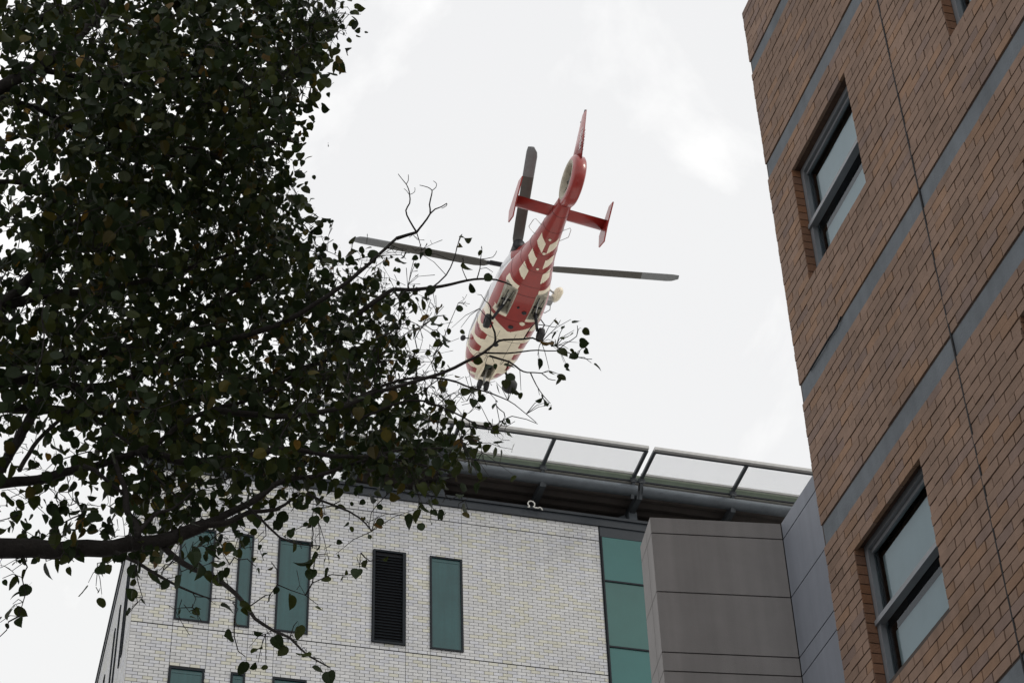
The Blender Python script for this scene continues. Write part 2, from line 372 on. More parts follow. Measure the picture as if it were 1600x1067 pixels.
w = MB(); w.box((WX0+.02,WY+.05,WTOP+.002),(20,53.4,WTOP+.1)); put(w, 'roof', M_roof, wb)
for a, b, z0, z1 in WIN+WINL:
    f = MB(); t = .045
    f.box((a,WY-.03,z0),(a+t,WY+.016,z1)); f.box((b-t,WY-.03,z0),(b,WY+.016,z1))
    f.box((a+t,WY-.028,z1-t),(b-t,WY+.015,z1)); f.box((a+t,WY-.028,z0),(b-t,WY+.015,z0+t))
    fr = put(f, 'window_frame', M_frame_d, wb)
    p = MB(); p.box((a+t-.002,WY+.004,z0+t-.002),(b-t+.002,WY+.012,z1-t+.002), skip=('+y',)); put(p, 'pane', M_teal, wb)
    r_ = MB(); r_.box((a+t+.03,WY-.004,z1-t-.10),(b-t-.03,WY+.003,z1-t-.075)); put(r_, 'blind_rail', M_teal, wb)
lv = MB(); a, b, z0, z1 = LOUV; t = .05
lv.box((a,WY-.05,z0),(a+t,WY+.016,z1)); lv.box((b-t*1.6,WY-.05,z0),(b,WY+.016,z1)); lv.box((a+t,WY-.048,z1-t),(b-t*1.6,WY+.015,z1)); lv.box((a+t,WY-.048,z0),(b-t*1.6,WY+.015,z0+t))
put(lv, 'louvre_frame', M_frame_d, wb)
lb = MB(); lb.face([(a+t,WY+.010,z0+t),(b-t*1.6,WY+.010,z0+t),(b-t*1.6,WY+.010,z1-t),(a+t,WY+.010,z1-t)]); put(lb, 'louvre_backing', M_joint, wb)
sm = MB(); sm.mesh([(0,-.042,-.03),(.69,-.042,-.03),(.69,-.036,-.03),(0,-.036,-.03),(0,.006,.022),(.69,.006,.022),(.69,.012,.022),(0,.012,.022)],[(0,1,5,4),(3,7,6,2),(0,3,2,1),(4,5,6,7)])
smd = sm.data('louvre_slat', M_frame_d)
for i in range(30):
    o = link('louvre_slat', smd, wb); o.location = (a+t+.002, WY, z0+t+.05+i*.0825); par(o, wb)
for a, b, z0, z1 in sh:
    f = MB(); f.box((WX0-.03,a,z0),(WX0+.011,a+.03,z1)); f.box((WX0-.03,b-.03,z0),(WX0+.011,b,z1)); f.box((WX0-.029,a+.03,z1-.03),(WX0+.010,b-.03,z1)); f.box((WX0-.029,a+.03,z0),(WX0+.010,b-.03,z0+.03)); put(f, 'side_window_frame', M_frame_d, wb)
    p = MB(); p.box((WX0+.002,a+.028,z0+.028),(WX0+.009,b-.028,z1-.028), skip=('+x',)); put(p, 'pane', M_teal, wb)
# glazed strip beside the brick, dark trims, parapet fascia
gx0, gx1 = 14.48, 15.72
gz = [(29.575,30.89,M_green),(27.655,29.525,M_teal),(25.6,27.605,M_green),(23.6,25.55,M_teal)]
for z0, z1, m_ in gz:
    p = MB(); p.box((gx0+.03,WY-.01,z0),(gx1,WY+.01,z1), skip=('+y',)); put(p, 'spandrel_pane' if m_ is M_green else 'pane', m_ if m_ is M_green else mat('sea_green_glass',(.035,.115,.105),.12,0,.08,.7,0,spec=.55), wb)
for z in (29.55,27.63,25.575): 
    w = MB(); w.box((gx0+.03,WY-.035,z-.022),(gx1,WY+.012,z+.022)); put(w, 'mullion', M_frame_d, wb)
for x_ in (gx0-.012, gx1):
    w = MB(); w.box((x_,WY-.04,22),(x_+.04,WY+.014,30.89)); put(w, 'mullion', M_frame_d, wb)
w = MB(); w.box((gx0-.012,WY-.02,30.892),(19.4,WY+.013,WTOP-.002)); put(w, 'head_trim', M_alu_d, wb)
w = MB(); w.box((15.762,WY-.02,22),(19.4,WY+.013,30.89)); put(w, 'end_wall_panel', M_clad, wb)
w = MB(); w.box((WX0-.03,WY-.05,WTOP),(19.45,WY+.05,31.42)); w.box((WX0-.03,WY+.05,WTOP),(WX0+.03,53.5,31.42)); put(w, 'parapet_fascia', M_alu_d, wb)
w = MB(); w.box((WX0-.06,WY-.09,31.422),(19.5,WY+.1,31.50)); w.box((WX0-.06,WY+.1,31.422),(WX0+.06,53.6,31.50)); put(w, 'parapet_capping', M_alu_d, wb)
w = MB(); w.box((WX0-.008,WY-.008,22),(WX0-.001,WY+.05,WTOP)); put(w, 'corner_trim', mat('white_corner_trim',(.6,.6,.6),.6), wb)
# small curled white pipe end over the parapet
w = MB(); c = np.array([12.62, WY-.14, 31.48]); 
w.tube([c+[-.10,0,-.06],c+[-.05,0,-.05]]+[c+[.09*math.sin(t_), 0, .05-.09*math.cos(t_)] for t_ in np.linspace(-.5*1.4, -.5*1.4-2*PI*.8, 14)]+[c+[.10,0,-.05],c+[.18,0,-.05],c+[.23,0,-.02],c+[.27,0,-.05],c+[.29,0,-.1]], .018, 6)
o = w.build('curled_pipe', mat('white_plastic',(.75,.74,.70),.5), None, True); o['label'] = 'small curled white pipe end on the dark parapet'; o['category'] = 'pipe'

# ------------------------------------------------------------------ landing deck
hd = thing('landing_deck', 'steel helicopter landing deck with mesh safety net cantilevered above the white building', 'helipad', (16, 46, 31.5))
DX0, DX1, DY0, DY1, DZ = 7.95, 31.0, 40.45, 60.0, 32.6
w = MB(); w.box((DX0,DY0+.05,DZ-.22),(DX1,DY1,DZ)); put(w, 'deck_plate', M_deck, hd)
w = MB(); w.box((DX0,DY0,DZ-.17),(DX1,DY0+.048,DZ-.01)); w.box((DX0-.05,DY0,DZ-.17),(DX0-.002,DY1,DZ-.01)); put(w, 'deck_edge', M_deckedge, hd)
w = MB(); w.box((DX0-.03,DY0+.0,DZ-.21),(DX1,DY0+.06,DZ-.172)); put(w, 'edge_flashing', M_alu_d, hd)
w = MB()
segs = [(DX0+.02,10.25),(10.3,15.42),(15.56,20.6),(20.75,26),(26.1,31)]
for a, b in segs:
    w = MB()
    prof = [(DY0+.12+.2*math.sin(t_)*.9, DZ-.38-.16*math.cos(t_)) for t_ in np.linspace(-1.9, 1.1, 12)]
    V = [(x_, p[0]+.05, p[1]) for x_ in (a, b) for p in prof]; n_ = len(prof)
    w.mesh(V, [(i, i+1, n_+i+1, n_+i) for i in range(n_-1)]); put(w, 'gutter_beam', M_steel, hd, smooth=True)
# corrugated soffit, ribs along X
w = MB(); ys = np.arange(DY0+.30, DY1, .09); pr = []
for i, y_ in enumerate(ys): pr.append((y_, DZ-.30 - (.11 if (i//2) % 2 else 0)))
V = [(x_, p[0], p[1]) for x_ in (DX0, DX1) for p in pr]; n_ = len(pr)
w.mesh(V, [(i, i+1, n_+i+1, n_+i) for i in range(n_-1)]); put(w, 'corrugated_soffit', M_soffit, hd)
w = MB(); w.box((DX0-.04,DY0+.2,DZ-.62),(DX0+.2,DY1,DZ-.32)); put(w, 'side_beam', M_steel, hd)
for y_ in (42.35, 44.0):
    w = MB(); w.box((DX0+.2,y_,DZ-.72),(DX1,y_+.12,DZ-.43)); put(w, 'cross_beam', M_soffit, hd)
for x_ in (10.3, 12.9, 15.5, 18.1, 20.7, 23.3):
    w = MB(); big = abs(x_-15.5) < .1 or abs(x_-10.3) < .1 or x_ > 20
    w.mesh([(x_-.07,DY0+.1,DZ-.42),(x_+.07,DY0+.1,DZ-.42),(x_+.07,DY0+.2,DZ-.62),(x_-.07,DY0+.2,DZ-.62),(x_-.07,44.5,DZ-.42),(x_+.07,44.5,DZ-.42),(x_+.07,44.5,DZ-.82),(x_-.07,44.5,DZ-.82)],[(3,2,1,0),(0,1,5,4),(1,2,6,5),(2,3,7,6),(3,0,4,7),(4,5,6,7)])
    put(w, 'bracket', M_arm, hd)
    if big:
        w = MB(); w.box((x_-.09,41.25,31.5),(x_+.13,41.4,DZ-.6)); w.bar((x_-.12,41.5,DZ-.65),(x_-.75,41.45,31.55),.12,.12); put(w, 'stub_column', M_steel, hd)
# safety net: frames in panels, posts (arms) and woven mesh
RY = 39.2; NZ0, NZ1 = DZ-.05, DZ+.02
panels = [(5.05,10.2),(10.32,15.34),(15.50,20.6),(20.75,25.8),(25.95,31.0)]
def net(mb_, x0, x1, y0, y1, z):
    s_ = .05; k = x0-(y1-y0)
    while k < x1:
        for sg in (1, -1):
            a = k; p = []
            # line x = a + t, y = y0 + t (sg=1) or y = y1 - t
            t0 = max(0, x0-a); t1 = min(y1-y0, x1-a)
            if t1-t0 > .02:
                f_ = (lambda t: (a+t, y0+t, z+.002*sg)) if sg == 1 else (lambda t: (a+t, y1-t, z+.002*sg))
                p, q = np.array(f_(t0)), np.array(f_(t1)); d = (q-p)/np.linalg.norm(q-p); a_ = np.array([-d[1], d[0], 0])*.0022; b_ = np.array([0,0,.0022])
                V = [c_+e_ for c_ in (p, q) for e_ in (a_, -a_*.5+b_, -a_*.5-b_)]
                mb_.mesh(V, [(0,1,4,3),(1,2,5,4),(2,0,3,5)])
        k += s_
for i, (a, b) in enumerate(panels):
    x0 = max(a, 6.55)
    w = MB(); w.box((x0,RY,NZ0),(b,RY+.11,NZ1+.015)); put(w, 'net_rail', M_rail, hd)
    w = MB(); w.box((x0+.002,RY+.111,NZ0-.02),(b-.002,RY+.15,NZ1-.02)); put(w, 'rail_lip', M_alu_d, hd)
    w = MB(); w.box((x0,DY0-.10,NZ0),(b,DY0-.05,NZ1-.01)); put(w, 'inner_rail', M_rail, hd)
    for x_ in ([a+.03] if a > 6 else [])+[(a+b)/2+ (.02 if i else .0), b-.03]:
        w = MB(); w.bar((x_,RY+.10,DZ-.035),(x_,DY0-.02,DZ-.10),.085,.08); w.bar((x_,DY0-.02,DZ-.11),(x_,DY0+.22,DZ-.62),.085,.10); put(w, 'net_arm', M_arm, hd)
        w = MB(); w.box((x_-.09,DY0-.035,DZ-.25),(x_+.09,DY0-.012,DZ-.12)); w.tube([(x_-.06,DY0-.05,DZ-.2),(x_-.06,DY0-.034,DZ-.2)], .018, 6); w.tube([(x_+.06,DY0-.05,DZ-.2),(x_+.06,DY0-.034,DZ-.2)], .018, 6); put(w, 'bolted_plate', M_arm, hd)
    w = MB(); net(w, x0+.02, b-.02, RY+.12, DY0-.06, NZ0+.03); put(w, 'net_mesh', M_wire, hd, stuff=True)
for y0 in np.arange(39.25, 56, 2.6):
    w = MB(); w.bar((6.6,y0+.04,DZ-.03),(DX0,y0+.04,DZ-.05),.055,.07); put(w, 'net_arm', M_steel, hd)
w = MB(); w.box((6.55,RY+.112,NZ0),(6.64,56,NZ1+.015)); put(w, 'net_rail', M_rail, hd)
w = MB(); net(w, 6.66, DX0-.06, DY0-.04, 52, NZ0+.03); put(w, 'net_mesh', M_wire, hd, stuff=True)

# ------------------------------------------------------------------ helicopter
HT = Vector((16.0393, 52.5819, 48.9354+1.6))
HR = Matrix(((-0.0467967,-0.9941301,0.0975470),(0.9968705,-0.0527068,-0.0589168),(0.0637123,0.0944846,0.9934855)))
PSI = -0.2073564
he = thing('helicopter', 'red and cream rescue helicopter flying away overhead with its wheels down', 'helicopter', HT)
he.rotation_euler = HR.to_euler()
M_red = mat('red_paint', (.29,.024,.018), .32, noise=.12, nscale=2.0, bump=.03, bscale=8, coat=.3)
M_cream = mat('cream_paint', (.90,.81,.64), .4, noise=.10, nscale=2.2, bump=.03, bscale=8)
M_hwhite = mat('white_paint', (.72,.72,.74), .35, noise=.04, nscale=1.5, bump=.03, bscale=8, coat=.3)
M_bay = mat('wheel_bay_grey', (.36,.34,.28), .7, noise=.3, nscale=6)
M_rub = mat('black_rubber', (.015,.015,.017), .7)
M_hdark = mat('dark_metal', (.03,.03,.035), .5, .5)
M_sil = mat('strut_metal', (.45,.45,.45), .35, .8)
M_blade = mat('rotor_blade_grey', (.10,.095,.085), .6, noise=.08)
M_bladet = mat('rotor_tip_grey', (.24,.25,.26), .6, noise=.05)
M_cab = mat('cabin_glass', (.03,.035,.04), .08, 0, noise=0.02, bump=0, spec=.8)
ST = np.array([(3.90,.03,-2.33,-2.25),(3.8,.26,-2.52,-2.08),(3.6,.46,-2.68,-1.97),(3.2,.70,-2.84,-1.76),(2.6,.90,-2.93,-1.45),(1.8,1.0,-2.95,-1.2),(.5,1.02,-2.95,-1.1),(-.6,1.02,-2.95,-1.1),(-1.5,.93,-2.9,-1.12),(-2.3,.74,-2.68,-1.16),(-3,.58,-2.44,-1.2),(-4,.43,-2.16,-1.25),(-5,.33,-1.95,-1.3),(-5.8,.25,-1.84,-1.33)])[::-1]
def smoothi(x, k):
    return sum(np.interp(x+d, ST[:,0], ST[:,k]) for d in (-.22,-.11,0,.11,.22))/5 if x < 3.4 else np.interp(x, ST[:,0], ST[:,k])
def sec(x): return smoothi(x,1), smoothi(x,2), smoothi(x,3), float(np.interp(x, [-6.7,-3,-1.5,0,2.5,3.9], [2,2.2,2.8,3.2,2.8,2.0]))
def hull(x, th, off=0.0):      # th degrees from straight down, + to port
    hw, zb, zt, n = sec(x); t = math.radians(th); c, s = -math.cos(t), math.sin(t)
    r = (abs(s)**n+abs(c)**n)**(-1/n)
    p = np.array([x, hw*r*s, (zb+zt)/2+(zt-zb)/2*r*c])
    if off:
        a = hull(x+.02, th)-hull(x-.02, th); b = hull(x, th+1)-hull(x, th-1); nn = np.cross(a, b); nn /= np.linalg.norm(nn)+1e-9
        if nn@(p-np.array([x,0,(zb+zt)/2])) < 0: nn = -nn
        p = p+nn*off
    return p
def hull_z(x, y):
    hw, zb, zt, n = sec(x); q = min(abs(y)/hw, .999); return (zb+zt)/2-(zt-zb)/2*(1-q**n)**(1/n)
def in_bay(x, y, z):
    if z > -2.2: return False
    return (-2.0 < x < -.9 and .38 < abs(y) < .76) or (2.15 < x < 3.08 and abs(y) < .2)
def paint(x, y, z, th):
    a = abs(th)
    for c, w_, t0, t1 in ((-4.09,.39,9,53),(-3.37,.35,16,53),(-2.77,.38,23,52)):
        k = (a-10)*.006
        if t0 < a < t1 and c-k < x < c+w_-k: return 1
    if x < -2.55: return 0
    if z < -2.2 and ((-2.2 < x < -1.93 and .36 < abs(y) < .80) or (-.97 < x < -.72 and .36 < abs(y) < .86)): return 1
    if x < -.55 and z < -2.35+(-.6-x)*.5: return 0
    if x < .07-.69*abs(y) and abs(y) < .70 and z < -2.4: return 0
    if x > -.3 and abs(y) > .6 or x > 2.5 and a > 24:
        for c in (.02,.76,1.5,2.2,2.85,3.4):
            hw = .17+max(0, min(a-35, 30))*.004
            if (33 if x < 2.5 else 24) < a < 80 and abs(x-c-.12*math.sin((a-35)*.05)) < hw*(1-max(0, a-62)/22) : return 0
    return 1 if z < -2.15-(.0 if x > 0 else .1) else 2
NXH, NTH = 300, 150
xs = np.linspace(-5.8, 3.9, NXH); V = []; F = []; mi = []
for x_ in xs:
    for j in range(NTH): V.append(hull(x_, -180+360*j/NTH))
for i in range(NXH-1):
    xm = (xs[i]+xs[i+1])/2
    for j in range(NTH):
        a = V[i*NTH+j]; c = V[(i+1)*NTH+(j+1) % NTH]; m = (a+c)/2; th = -180+360*(j+.5)/NTH
        if in_bay(xm, m[1], m[2]): continue
        F.append((i*NTH+j, i*NTH+(j+1) % NTH, (i+1)*NTH+(j+1) % NTH, (i+1)*NTH+j)); mi.append(paint(xm, m[1], m[2], th))
F.append(tuple(range(NTH-1,-1,-1))); mi.append(0); F.append(tuple((NXH-1)*NTH+k for k in range(NTH))); mi.append(2)
b = MB(); b.v = [tuple(v) for v in V]; b.f = F; b.mi = mi; b.tint = [None]*len(F)
b.build('fuselage', [M_red, M_cream, M_hwhite], he, True)
def bay(x0, x1, y0, y1, depth):
    b = MB(); n = 10; rim = []
    X = np.linspace(x0, x1, n)
    for x_ in X: rim.append((x_, y0))
    for y_ in np.linspace(y0, y1, 6)[1:]: rim.append((x1, y_))
    for x_ in X[::-1][1:]: rim.append((x_, y1))
    for y_ in np.linspace(y1, y0, 6)[1:-1]: rim.append((x0, y_))
    k = len(rim); lo = [(x_, y_, hull_z(x_, y_)-.006) for x_, y_ in rim]; cx_, cy_ = (x0+x1)/2, (y0+y1)/2
    hi = [(cx_+(x_-cx_)*.95, cy_+(y_-cy_)*.9, hull_z(cx_, cy_)+depth) for x_, y_ in rim]
    b.mesh(lo+hi, [(i, (i+1) % k, (i+1) % k+k, i+k) for i in range(k)]+[tuple(range(k, 2*k))])
    o = b.build('wheel_bay', M_bay, he)
    r = MB()
    out = [(cx_+(x_-cx_)*(1+.045/abs(x1-cx_)), cy_+(y_-cy_)*(1+.04/abs(y1-cy_))) for x_, y_ in rim]
    lo2 = [(x_, y_, hull_z(x_, y_)-.010) for x_, y_ in out]; lo3 = [(p[0], p[1], p[2]-.012) for p in lo]
    r.mesh(lo3+lo2, [(i, i+k, (i+1) % k+k, (i+1) % k) for i in range(k)]); r.build('bay_rim', M_cream if x0 > 0 else M_bay, he)
    # ribs, hoses
    d = MB(); zc = hull_z(cx_, cy_)
    for q in (.62,): d.box((x0+(x1-x0)*q-.012, y0+.02*(1 if y1 > y0 else -1), zc+depth*.55), (x0+(x1-x0)*q+.012, y1-.02*(1 if y1 > y0 else -1), zc+depth*.98))
    d.tube([(x0+.1, cy_+.08, zc+depth*.5),(cx_, cy_+.1, zc+depth*.3),(x1-.1, cy_+.06, zc+depth*.5)], .02, 6); d.tube([(x0+.15, cy_-.1, zc+depth*.6),(x1-.15, cy_-.06, zc+depth*.6)], .014, 6)
    d.build('bay_fitting', M_hdark, he)
for s_ in (1, -1): bay(-2.0, -.9, .38*s_, .76*s_, .17)
bay(2.15, 3.08, -.2, .2, .34)
# cowling over the engines, gearbox fairing
b = MB(); CS = [(2.3,.3,-1.35,-1.1),(1.9,.5,-1.4,-.85),(1.2,.68,-1.4,-.55),(.3,.74,-1.4,-.36),(-.8,.74,-1.4,-.36),(-1.7,.66,-1.4,-.44),(-2.2,.5,-1.4,-.75),(-3.1,.3,-1.4,-1.05),(-3.9,.1,-1.4,-1.26)]
CS = CS[::-1]; cx2 = [c[0] for c in CS]; n_ = 40; V = []
XS2 = np.linspace(-3.9, 2.3, 60)
for x_ in XS2:
    hw, zb, zt = [float(np.interp(x_, cx2, [c[k] for c in CS])) for k in (1,2,3)]
    for j in range(n_):
        t = 2*PI*j/n_; r = (abs(math.sin(t))**2.6+abs(math.cos(t))**2.6)**(-1/2.6); V.append((x_, hw*r*math.sin(t), (zb+zt)/2-(zt-zb)/2*r*math.cos(t)))
b.mesh(V, [(i*n_+j, i*n_+(j+1) % n_, (i+1)*n_+(j+1) % n_, (i+1)*n_+j) for i in range(59) for j in range(n_)])
b.mi = [0 if XS2[min(i//n_, 58)] < -1.75 else 1 for i in range(len(b.f))]
b.build('engine_cowling', [M_red, M_hwhite], he, True)
for s_ in (1, -1):
    e_ = MB(); P = [(-1.2,.42*s_,-.66),(-1.6,.43*s_,-.68),(-1.95,.47*s_,-.72),(-2.1,.50*s_,-.73)]
    e_.tube(P, [.2,.225,.225,.215], 18, cap=False); e_.tube([P[3],P[2],P[1]], [.195,.2,.2], 18); e_.build('exhaust_pipe', M_hdark, he, True)
    w_ = MB()
    for x0, x1, t0, t1 in ((.95,1.75,96,124),(-.35,.75,96,122),(1.95,2.6,98,120)):
        Xr = np.linspace(x0, x1, 8); Tr = np.linspace(t0, t1, 8)
        Vv = [hull(x_, s_*t_, .012) for x_ in Xr for t_ in Tr]
        w_.mesh(Vv, [(i*8+j, i*8+j+1, (i+1)*8+j+1, (i+1)*8+j) for i in range(7) for j in range(7)])
    w_.build('cabin_window', M_cab, he, True)
w_ = MB(); Xr = np.linspace(2.75, 3.5, 10); Tr = np.linspace(112, 248, 24); Vv = [hull(x_, t_, .012) for x_ in Xr for t_ in Tr]
w_.mesh(Vv, [(i*24+j, i*24+j+1, (i+1)*24+j+1, (i+1)*24+j) for i in range(9) for j in range(23)]); w_.build('windscreen', M_cab, he, True)
# tail: shroud with fan, fin, stabiliser
SCx, SCz, SR, SI = -6.45, -1.22, .88, .56
b = MB(); n_ = 72; pr = [(SI,-.20),(SI+.05,-.235),(SI+.14,-.24),(SR-.06,-.20),(SR,-.15),(SR,.15),(SR-.06,.20),(SI+.14,.24),(SI+.05,.235),(SI,.20)]
V = []; 
for k in range(n_):
    t = 2*PI*k/n_; 
    for r, y_ in pr:
        rr = r
        if r > SI+.2: rr = r*(1+.08*max(0, math.cos(t-PI*1.25))**2)
        V.append((SCx+rr*math.cos(t), y_*(1.0 if math.cos(t) < .3 else 1), SCz+rr*math.sin(t)))
m_ = len(pr); b.mesh(V, [(k*m_+i, k*m_+(i+1) % m_, ((k+1) % n_)*m_+(i+1) % m_, ((k+1) % n_)*m_+i) for k in range(n_) for i in range(m_)])
b.mi = [1 if (f_ % m_) in (0,7,8,9) else 0 for f_ in range(len(b.f))]
b.build('fan_shroud', [M_red, mat('fan_duct_paint', (.42,.38,.30), .6, noise=.2, nscale=4)], he, True)
b = MB(); b.lathe([(.0,-.12),(.13,-.12),(.16,-.05),(.16,.06),(.10,.12),(0,.13)], (SCx,0,SCz), (0,1,0), 20); 
for k in range(3): t = k*2*PI/3+.5; b.bar((SCx+.15*math.cos(t),-.1,SCz+.15*math.sin(t)), (SCx+SI*math.cos(t),-.1,SCz+SI*math.sin(t)), .05, .09)
b.build('fan_hub', M_hdark, he, True)
for k in range(11):
    t = 2*PI*k/11; b = MB(); u = np.array([math.cos(t),0,math.sin(t)]); v = np.array([-math.sin(t),0,math.cos(t)])
    q = lambda r, c, y_: np.array([SCx,0,SCz])+u*r+v*c+np.array([0,y_,0])
    b.mesh([q(.14,-.04,.02),q(.14,.04,.06),q(SI-.015,.045,.055),q(SI-.015,-.045,.025),q(.14,-.04,.03),q(.14,.04,.07),q(SI-.015,.045,.065),q(SI-.015,-.045,.035)],[(0,1,2,3),(7,6,5,4),(0,4,5,1),(2,6,7,3),(1,5,6,2),(3,7,4,0)]); b.build('fan_blade', M_hdark, he)
def foil(name, poly_lo, poly_hi, mats, parent, tk=(.09,.05), axis=1, n=10):
    """lens-shaped section between (front, back) at lo and hi; thickness along axis"""
    b = MB(); V = []
    for (fr, bk_), t in ((poly_lo, tk[0]), (poly_hi, tk[1])):
        fr = np.array(fr, float); bk_ = np.array(bk_, float); up_ = np.eye(3)[axis]
        for k in range(n+1): s = k/n; V.append(fr+(bk_-fr)*s+up_*t*(1.9*math.sqrt(s+1e-6)*(1-s)))
        for k in range(n-1, 0, -1): s = k/n; V.append(fr+(bk_-fr)*s-up_*t*(1.9*math.sqrt(s)*(1-s)))
    m = 2*n; b.mesh(V, [(i, (i+1) % m, (i+1) % m+m, i+m) for i in range(m)]+[tuple(range(m-1,-1,-1)), tuple(range(m, 2*m))])
    return b.build(name, mats, parent, True)
foil('fin', ((-6.15,0,-.5),(-7.35,0,-.9)), ((-7.02,0,1.22),(-7.46,0,1.22)), M_red, he, (.13,.06))
foil('fin_root', ((-5.6,0,-.75),(-6.3,0,-.6)), ((-6.35,0,-.1),(-6.5,0,-.05)), M_red, he, (.05,.03))
b = MB(); b.bar((-7.1,0,1.2),(-7.3,0,1.34),.05,.05); b.tube([(-7.05,0,1.0),(-6.95,0,1.05)], .05, 8); b.bar((-6.75,-.0,.55),(-6.68,0,.63),.05,.05); b.build('fin_light', M_hdark, he)
tcu = bpy.data.curves.new('lettering', 'FONT'); tcu.body = 'HEMS1'; tcu.size = .30; tcu.extrude = .003; tcu.space_character = 1.1
to = bpy.data.objects.new('tmp', tcu); COL.objects.link(to); bpy.context.view_layer.update()
me = bpy.data.meshes.new_from_object(to.evaluated_get(bpy.context.evaluated_depsgraph_get())); bpy.data.objects.remove(to)
me.materials.clear(); me.materials.append(mat('white_lettering', (.85,.85,.85), .5, noise=0, bump=0))
for s_ in (1, -1):
    o = link('lettering', me, he)
    # text x runs up the fin, text y towards the leading edge (port) / trailing edge (starboard)
    ex = Vector((-.10,0,1)).normalized() ; ez = Vector((0, s_, 0)); ey = ez.cross(ex)
    p0 = Vector((-7.26 if s_ == 1 else -7.02, .058*s_, -.42)); mm_ = Matrix.Identity(4)
    for r in range(3): mm_[r][0] = ex[r]; mm_[r][1] = ey[r]; mm_[r][2] = ez[r]; mm_[r][3] = p0[r]
    tilt = Matrix.Rotation(0, 4, 'X'); o.matrix_local = mm_ @ tilt
foil('stabiliser', ((-4.83,-1.6,-1.55),(-5.42,-1.6,-1.55)), ((-4.83,1.6,-1.55),(-5.42,1.6,-1.55)), M_red, he, (.05,.05), axis=2)
EP = [(-6.0,-1.2),(-5.6,-1.08),(-4.72,-1.72),(-4.76,-2.25),(-5.28,-2.4),(-5.5,-1.9)]
for s_ in (1, -1):
    b = MB(); V = [(x_, s_*(1.6+d), z_) for d in (0,.045) for x_, z_ in EP]; n_ = 6
    b.mesh(V, [tuple(range(n_)), tuple(range(2*n_-1, n_-1, -1))]+[(i, i+n_, (i+1) % n_+n_, (i+1) % n_) for i in range(n_)]); b.build('end_plate', M_red, he)
    b = MB(); P = [hull(-4.45, 88*s_), (-4.5,.62*s_,-1.52),(-4.42,.68*s_,-1.52),(-4.05,.72*s_,-1.54),(-3.98,.66*s_,-1.55), hull(-3.95, 88*s_)]; b.tube(P, .012, 6); b.build('loop_aerial', M_sil, he)
# landing gear
def wheel(c, r, w_, name='wheel'):
    b = MB(); b.lathe([(r*.5,-w_*.5),(r*.86,-w_*.5),(r*.97,-w_*.36),(r,-.0),(r*.97,w_*.36),(r*.86,w_*.5),(r*.5,w_*.5)], c, (0,1,0), 24)
    o = b.build(name, M_rub, he, True)
    b = MB(); b.lathe([(0,-w_*.36),(r*.5,-w_*.38),(r*.5,w_*.38),(0,w_*.36)], c, (0,1,0), 16); b.build('rim', M_hdark, o, True)
for s_ in (1, -1):
    wheel((-.65,.98*s_,-3.28), .26, .2)
    b = MB(); b.tube([(-1.15,.58*s_,-2.75),(-.9,.72*s_,-2.98),(-.7,.84*s_,-3.2)], [.06,.055,.05], 8); b.tube([(-.66,.84*s_,-3.28),(-.64,.98*s_,-3.28)], .04, 8)
    b.tube([(-.95,.6*s_,-2.72),(-.7,.82*s_,-3.12)], .03, 6); b.build('gear_leg', M_hdark, he, True)
    b = MB(); b.tube([(-1.75,.52*s_,-2.6),(-1.2,.6*s_,-2.76),(-1.0,.62*s_,-2.86)], .028, 8); b.build('gear_ram', M_sil, he, True)
    wheel((2.98,.13*s_,-3.3), .19, .14, 'nose_wheel')
b = MB(); b.tube([(2.55,0,-2.75),(2.85,0,-3.05),(2.98,0,-3.3)], [.05,.045,.04], 8); b.tube([(2.98,-.13,-3.3),(2.98,.13,-3.3)], .03, 8); b.tube([(2.95,0,-2.7),(2.93,0,-3.1)], .03, 6); b.build('nose_leg', M_sil, he, True)
b = MB(); 
for s_ in (1, -1): b.box((2.2,.2*s_,-3.12),(3.0,.225*s_,-2.86))
b.build('bay_door', M_cream, he)
# searchlight, hoist, mirror, belly fittings
b = MB(); b.lathe([(0,-.27),(.14,-.26),(.25,-.15),(.28,0),(.25,.16),(.15,.26),(0,.28)], (2.98,-1.0,-3.02), (.9,0,-.3), 20); b.build('searchlight', M_rub, he, True)
b = MB(); b.tube([(2.7,-.72,-2.7),(2.85,-.9,-2.8),(2.95,-1.0,-2.85)], .045, 8); b.box((2.8,-1.12,-2.8),(3.05,-.85,-2.7)); b.build('searchlight_bracket', M_hdark, he)
b = MB(); b.lathe([(0,-.45),(.1,-.43),(.16,-.3),(.17,.1),(.12,.3),(0,.34)], (-.75,-1.42,-1.42), (1,0,0.1), 16); b.build('hoist_body', M_cream, he, True)
b = MB(); b.tube([(-.4,-1.0,-1.3),(-.5,-1.2,-1.45),(-.75,-1.35,-1.45)], .05, 8); b.tube([(-.95,-1.0,-1.35),(-.9,-1.35,-1.5)], .045, 8); b.box((-.75,-1.32,-1.72),(-.45,-1.12,-1.5)); b.tube([(-.55,-1.28,-1.7),(-.4,-1.32,-1.85),(-.2,-1.2,-1.88),(-.1,-1.05,-1.8)], .018, 6); b.build('hoist_arm', M_sil, he)
b = MB(); b.tube([(-.3,-1.03,-2.3),(-.3,-1.2,-2.5),(.2,-1.2,-2.5),(.2,-1.03,-2.3)], .025, 6); b.build('boarding_step', M_hdark, he)
b = MB(); b.lathe([(0,-.1),(.08,-.08),(.1,0),(.08,.08),(0,.1)], (1.8,1.22,-2.35), (1,0,0), 12); b.tube([(1.8,1.0,-2.3),(1.8,1.2,-2.35)], .02, 6); b.build('mirror', M_hdark, he)
def blister(x_, y_, r, m_, nm, h=.05):
    b = MB(); z = hull_z(x_, y_); b.lathe([(r,.01),(r*.9,h*.6),(r*.5,h),(0,h*1.05)], (x_,y_,z), (0,0,-1), 14); b.build(nm, m_, he, True)
